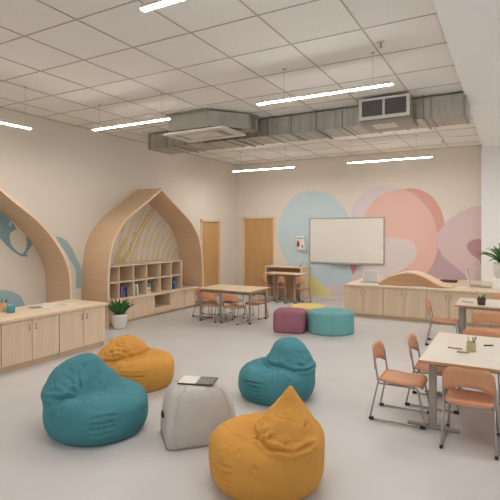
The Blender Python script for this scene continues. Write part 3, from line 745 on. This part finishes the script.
# ------------------------------------------------------------------ bean bags
def smin(a, c, k):
    h_ = np.clip(.5+.5*(c-a)/k, 0, 1); return c*(1-h_)+a*h_-k*h_*(1-h_)
def ell(p, c, r):
    q = p-np.array(c); r = np.array(r)
    k0 = np.linalg.norm(q/r, axis=-1); k1 = np.linalg.norm(q/(r*r), axis=-1)+1e-9
    return k0*(k0-1)/k1
def bean(label, mat_, loc, rz, hood, gather, S=1.0, seed=0, dish=((.12, 0, .47), (.25, .25, .14)), rim=.345, k=.035, extra=(), crump=1.0, kh=.07, ox=1.0):
    nu, nv = 340, 210
    T, Pp = np.meshgrid(np.linspace(0, 2*PI, nu, endpoint=False), np.linspace(-PI/2, PI/2, nv))
    D = np.stack([np.cos(Pp)*np.cos(T), np.cos(Pp)*np.sin(T), np.sin(Pp)], -1)
    O = np.array([0, 0, .17])
    def drum(p):
        z = p[..., 2]; R = .445-.065*np.clip((.17-z)/.17, 0, 1)**2-.03*np.clip((z-.17)/.2, 0, 1)**2
        rad = np.sqrt((p[..., 0]/ox)**2+(p[..., 1]*1.03)**2)
        top = rim-.03*p[..., 0]
        f = .10; qx = rad-R+f; qz = np.abs(z-top/2)-top/2+f*np.where(z > top/2, 1, .45)
        return np.minimum(np.maximum(qx, qz), 0)+np.sqrt(np.maximum(qx, 0)**2+np.maximum(qz, 0)**2)-f
    def sdf(p):
        d = drum(p)
        d = -smin(-d, ell(p, *dish), .05)
        h = None
        for c, r in hood:
            e = ell(p, c, r); h = e if h is None else smin(h, e, kh)
        return smin(d, h, k)
    t = np.full(T.shape, .85)
    for _ in range(110):
        t = t-np.clip(sdf(O+D*t[..., None]), -.02, .05)*.6
    t = np.maximum(t, .05)
    Pt = O+D*t[..., None]
    z = Pt[..., 2]
    rr = np.random.RandomState(seed); disp = np.zeros(T.shape)
    for _ in range(10): disp += .0022*np.sin(Pt@(rr.normal(size=3)*8)+rr.uniform(0, 6))
    # crumpled cloth: thin valleys with soft shoulders between them
    hoodm = np.clip((z-.30)/.06, 0, 1)
    for q in range(5):
        fld = np.zeros(T.shape)
        for _ in range(4): fld += np.sin(Pt@(rr.normal(size=3)*np.array([9, 13, 11]))+rr.uniform(0, 6))
        msk = np.clip(.5+.9*np.sin(Pt@(rr.normal(size=3)*9)+rr.uniform(0, 6)), 0, 1)
        disp += .5*crump*msk*hoodm*(.008*np.minimum(np.abs(fld), .8)-.009*np.exp(-(fld/.13)**2))
    # long vertical pulls on the sides
    disp += .0035*np.sin(T*5+seed)*np.clip(z/.1, 0, 1)*np.clip((.33-z)/.1, 0, 1)
    grooves = list(extra)
    sd = 1 if gather > 0 else -1
    pk = (.05, sd*.20, .365)
    ringp = [(-.40, sd*.20, .36), (-.24, sd*.36, .345), (-.06, sd*.34, .345), pk, (.085, sd*.06, .36), (.08, -sd*.12, .36), (.02, -sd*.26, .36)]
    ringp = [(a, b_, c+rim-.345) for a, b_, c in ringp]; gs = 1.35
    for q in ((-.10, sd*.27, .45), (-.09, sd*.12, .50), (-.20, sd*.33, .41), (-.16, sd*.16, .56), (-.03, -sd*.02, .47)):
        q = tuple(v+rr.uniform(-.025, .025) for v in q); mid = tuple((u_+v_)/2+rr.uniform(-.015, .015) for u_, v_ in zip(pk, q))
        st = tuple(.7*u_+.3*v_ for u_, v_ in zip(pk, mid)); grooves += [(st, mid, .020, .012), (mid, q, .016, .015)]
    for q in ((.16, sd*.36, .345), (.26, sd*.26, .35), (.30, sd*.08, .35), (.02, sd*.42, .28)):
        grooves.append((tuple(.7*u_+.3*v_ for u_, v_ in zip(pk, q)), q, .014, .014))
    for i in range(3):
        c0 = np.array([rr.uniform(-.32, -.04), sd*rr.uniform(-.05, .33), rr.uniform(.40, .56)]); d0 = rr.normal(size=3)*np.array([.05, .07, .05])
        grooves.append((tuple(c0-d0), tuple(c0+d0), .016, .012))
    for i in range(6):
        zz = .07+i*.045; w_ = rr.uniform(.16, .30); a0 = gather+rr.uniform(-.08, .08)
        pa = [(.445*math.cos(a0+q*w_), .445*math.sin(a0+q*w_), zz+rr.uniform(-.012, .012)) for q in (-1, 0, 1)]
        grooves += [(pa[0], pa[1], .010, .010), (pa[1], pa[2], .010, .010)]
    ringd = np.full(T.shape, 9.0)
    for a, c in zip(ringp, ringp[1:]):
        a = np.array(a); ab = np.array(c)-a; h_ = np.clip(((Pt-a)@ab)/(ab@ab), 0, 1)
        ringd = np.minimum(ringd, np.linalg.norm(Pt-a-h_[..., None]*ab, axis=-1))
    disp += -.026*np.exp(-(ringd/.012)**2)+.010*np.exp(-((ringd-.028)/.016)**2)
    for a, c, dep, wid in grooves:
        a = np.array(a); c = np.array(c); ab = c-a
        h_ = np.clip(((Pt-a)@ab)/(ab@ab), 0, 1)
        dist = np.linalg.norm(Pt-a-h_[..., None]*ab, axis=-1); fade = .4+.6*np.sin(PI*h_)
        disp += fade*gs*(-dep*np.exp(-(dist/wid)**2)+dep*.5*np.exp(-((dist-wid*2.2)/(wid*1.2))**2))
    Pt = Pt+D*(disp*np.clip(z/.05, 0, 1))[..., None]
    Pt[..., 2] = np.maximum(Pt[..., 2], 0)
    Pt = (Pt*S)[1:-1]
    n_ = Pt.shape[0]
    F = [(i*nu+j, i*nu+(j+1) % nu, (i+1)*nu+(j+1) % nu, (i+1)*nu+j) for i in range(n_-1) for j in range(nu)]
    F += [tuple(range(nu))[::-1], tuple(range((n_-1)*nu, n_*nu))]
    me = bpy.data.meshes.new('bean_bag'); me.from_pydata(Pt.reshape(-1, 3).tolist(), [], F)
    me.polygons.foreach_set('use_smooth', [True]*len(F)); me.update(); me.materials.append(M[mat_])
    o = bpy.data.objects.new('bean_bag', me); COL.objects.link(o); o.location = loc; o.rotation_euler = (0, 0, rz)
    return tag(o, label, 'bean bag', 'bean bags on the classroom floor')
# local frame: the seat opens towards +X, the hood rises at -X
bean('teal bean bag at front left near the long left counter', 'teal', (-3.15, 2.92, 0), math.radians(2),
     [((-.19, 0, .32), (.245, .375, .19)), ((-.22, .0, .42), (.18, .27, .16)), ((-.19, .02, .50), (.11, .16, .09)), ((-.17, .03, .55), (.06, .09, .045))], -.75, 1.0, 1)
bean('mustard yellow bean bag behind the front teal one, near the left counter', 'mustard', (-3.70, 3.99, 0), math.radians(12),
     [((-.17, 0, .31), (.265, .36, .15)), ((-.12, -.02, .37), (.20, .27, .14)), ((-.17, 0, .43), (.12, .15, .09))], -1.15, .985, 2, rim=.335,
     extra=(((-.30, -.16, .44), (-.08, -.28, .36), .022, .012), ((-.26, -.08, .47), (-.12, -.18, .44), .018, .010)))
bean('teal bean bag in the middle of floor in front of the ottomans', 'teal', (-2.16, 4.43, 0), math.radians(228),
     [((-.165, 0, .32), (.27, .37, .20)), ((-.18, .0, .45), (.21, .29, .17)), ((-.17, 0, .54), (.15, .23, .09))], .62, .90, 3, rim=.36)
bean('mustard yellow bean bag with a sharp peak nearest the camera', 'mustard', (-1.485, 2.885, 0), math.radians(200),
     [((-.165, 0, .32), (.27, .37, .20)), ((-.17, .03, .44), (.19, .24, .16)), ((-.18, .04, .54), (.11, .13, .12)), ((-.185, .05, .62), (.055, .06, .08)), ((-.19, .05, .68), (.018, .018, .05))], .95, .905, 4, kh=.05, rim=.385, dish=((.12, 0, .50), (.25, .25, .15)),
     extra=(((.05, .22, .38), (-.12, .22, .46), .03, .016), ((.04, .26, .36), (-.12, .32, .38), .020, .014), ((.0, .16, .42), (-.10, .12, .52), .018, .014)))

# ------------------------------------------------------------------ ottomans and pouf
def ottoman(label, m, loc, rz, rings, seam=None):
    t = thing('ottoman', label, 'ottoman', loc, rz, 'felt ottomans')
    MB().loft(rings).build('cover', m, t)
    if seam: MB().tube(seam, .004, 6, closed=True).build('seam_piping', m, t)
    return t
def round_rings(r, h_, f=.05, n=56):
    pr_ = [(r-.02, 0), (r-.004, .008), (r, .03)]+[(r, h_*q) for q in (.3, .5, .7)]+[(r-f+f*math.cos(a), h_-f+f*math.sin(a)) for a in [PI/2*i/7 for i in range(8)]]+[(r*.6, h_+.006), (r*.2, h_+.01)]
    return [[(q*math.cos(2*PI*k/n), q*math.sin(2*PI*k/n), z) for k in range(n)] for q, z in pr_]
ottoman('round sea-green felt ottoman, rightmost of the three in the middle', 'sea', (-2.73, 7.74, 0), 0, round_rings(.395, .36), [(.393*math.cos(a), .393*math.sin(a), .325) for a in [2*PI*k/48 for k in range(48)]])
ottoman('round butter yellow felt ottoman behind the plum and sea-green ones', 'butter', (-3.36, 8.2, 0), 0, round_rings(.34, .34))
rr = []
for ins, z in ((.03, 0), (.01, .008), (0, .03), (-.005, .17), (0, .31), (.008, .345), (.03, .37), (.07, .38), (.15, .384)):
    rr.append(rrect(.27-ins, .23-ins, max(.02, .11-ins*.4), z, n=8))
ottoman('plum felt cube ottoman with rounded corners, leftmost of the three', 'plum', (-3.36, 7.45, 0), math.radians(12), rr)

t = thing('pouf', 'off-white tapered canvas pouf with a black pull tab between the bean bags', 'pouf', (-2.295, 3.215, 0), math.radians(47))
prof_ = ((.265, .20, 0), (.283, .215, .008), (.29, .22, .05), (.286, .215, .17), (.268, .20, .29), (.243, .18, .375), (.215, .155, .425), (.175, .12, .447), (.09, .06, .452))
rr = [rrect(hx, hy_, min(hy_*.5, .055), z, n=7) for hx, hy_, z in prof_]
MB().loft(rr).build('cover', 'off_white', t)
for sx in (-1, 1):
    side = [(sx*(hx-.055), -hy_-.001, z) for hx, hy_, z in prof_[:-1]]
    side += [(sx*.13, -.05, .452), (sx*.13, .05, .452)]+[(p[0], -p[1], p[2]) for p in side[::-1]]
    MB().tube(smoothpoly(side, 4, closed=False), .0035, 6).build('seam_piping', 'off_white', t)
MB().tube([(a[0], a[1], .014) for a in rrect(.286, .217, .055, 0, n=7)], .005, 6, closed=True).build('base_piping', 'piping', t)
b = MB(); b.box(-.304, -.286, -.035, .025, .20, .228, .004).box(-.300, -.288, -.015, .005, .225, .25, .003); b.build('pull_tab', 'black', t)
t = thing('magazine', 'grey and white picture magazine lying on top of the pouf', 'magazine', (-2.30, 3.225, .456), math.radians(20))
MB().box(-.15, .15, -.10, .10, 0, .010, .002).build('pages', 'dark_plastic', t)
MB().box(-.148, .0, -.097, .097, .010, .0115).build('white_page', 'paper', t)
MB().box(.0, .148, -.097, .097, .010, .0115).build('picture_page', 'mag_grey', t)

# ------------------------------------------------------------------ light
w = bpy.data.worlds.new('world'); sc.world = w; w.use_nodes = True
bg = w.node_tree.nodes['Background']; bg.inputs[0].default_value = (.94, .97, 1.0, 1); bg.inputs[1].default_value = .8
def area(name, loc, rot, sx, sy, e, c=(1, .94, .86)):
    d = bpy.data.lights.new(name, 'AREA'); d.shape = 'RECTANGLE'; d.size = sx; d.size_y = sy; d.energy = e; d.color = c
    o = bpy.data.objects.new(name, d); COL.objects.link(o); o.location = loc; o.rotation_euler = rot
# added fill lamps out of view, behind the camera and off to the right
for xx, yy, e in ((-5, -1, 40), (-2, -1, 30), (2.2, 5.0, 60), (2.2, 8.5, 80)):
    area('fill_lamp', (xx, yy, 3.2), (0, 0, 0), 1.5, .2, e, (1, .96, .91))

# ------------------------------------------------------------------ camera
cam = bpy.data.cameras.new('camera'); co = bpy.data.objects.new('camera', cam); COL.objects.link(co)
co.location = (0, 0, CAMZ); co.rotation_euler = (PI/2, 0, TH)
cam.sensor_fit = 'HORIZONTAL'; cam.sensor_width = 36; cam.lens = FPX/500*36; cam.shift_y = -17/500
cam.clip_start = .05
sc.camera = co
vs = sc.view_settings
vs.view_transform = 'Standard'; vs.look = 'None'; vs.gamma = 1; vs.use_curve_mapping = False; vs.exposure = -.42
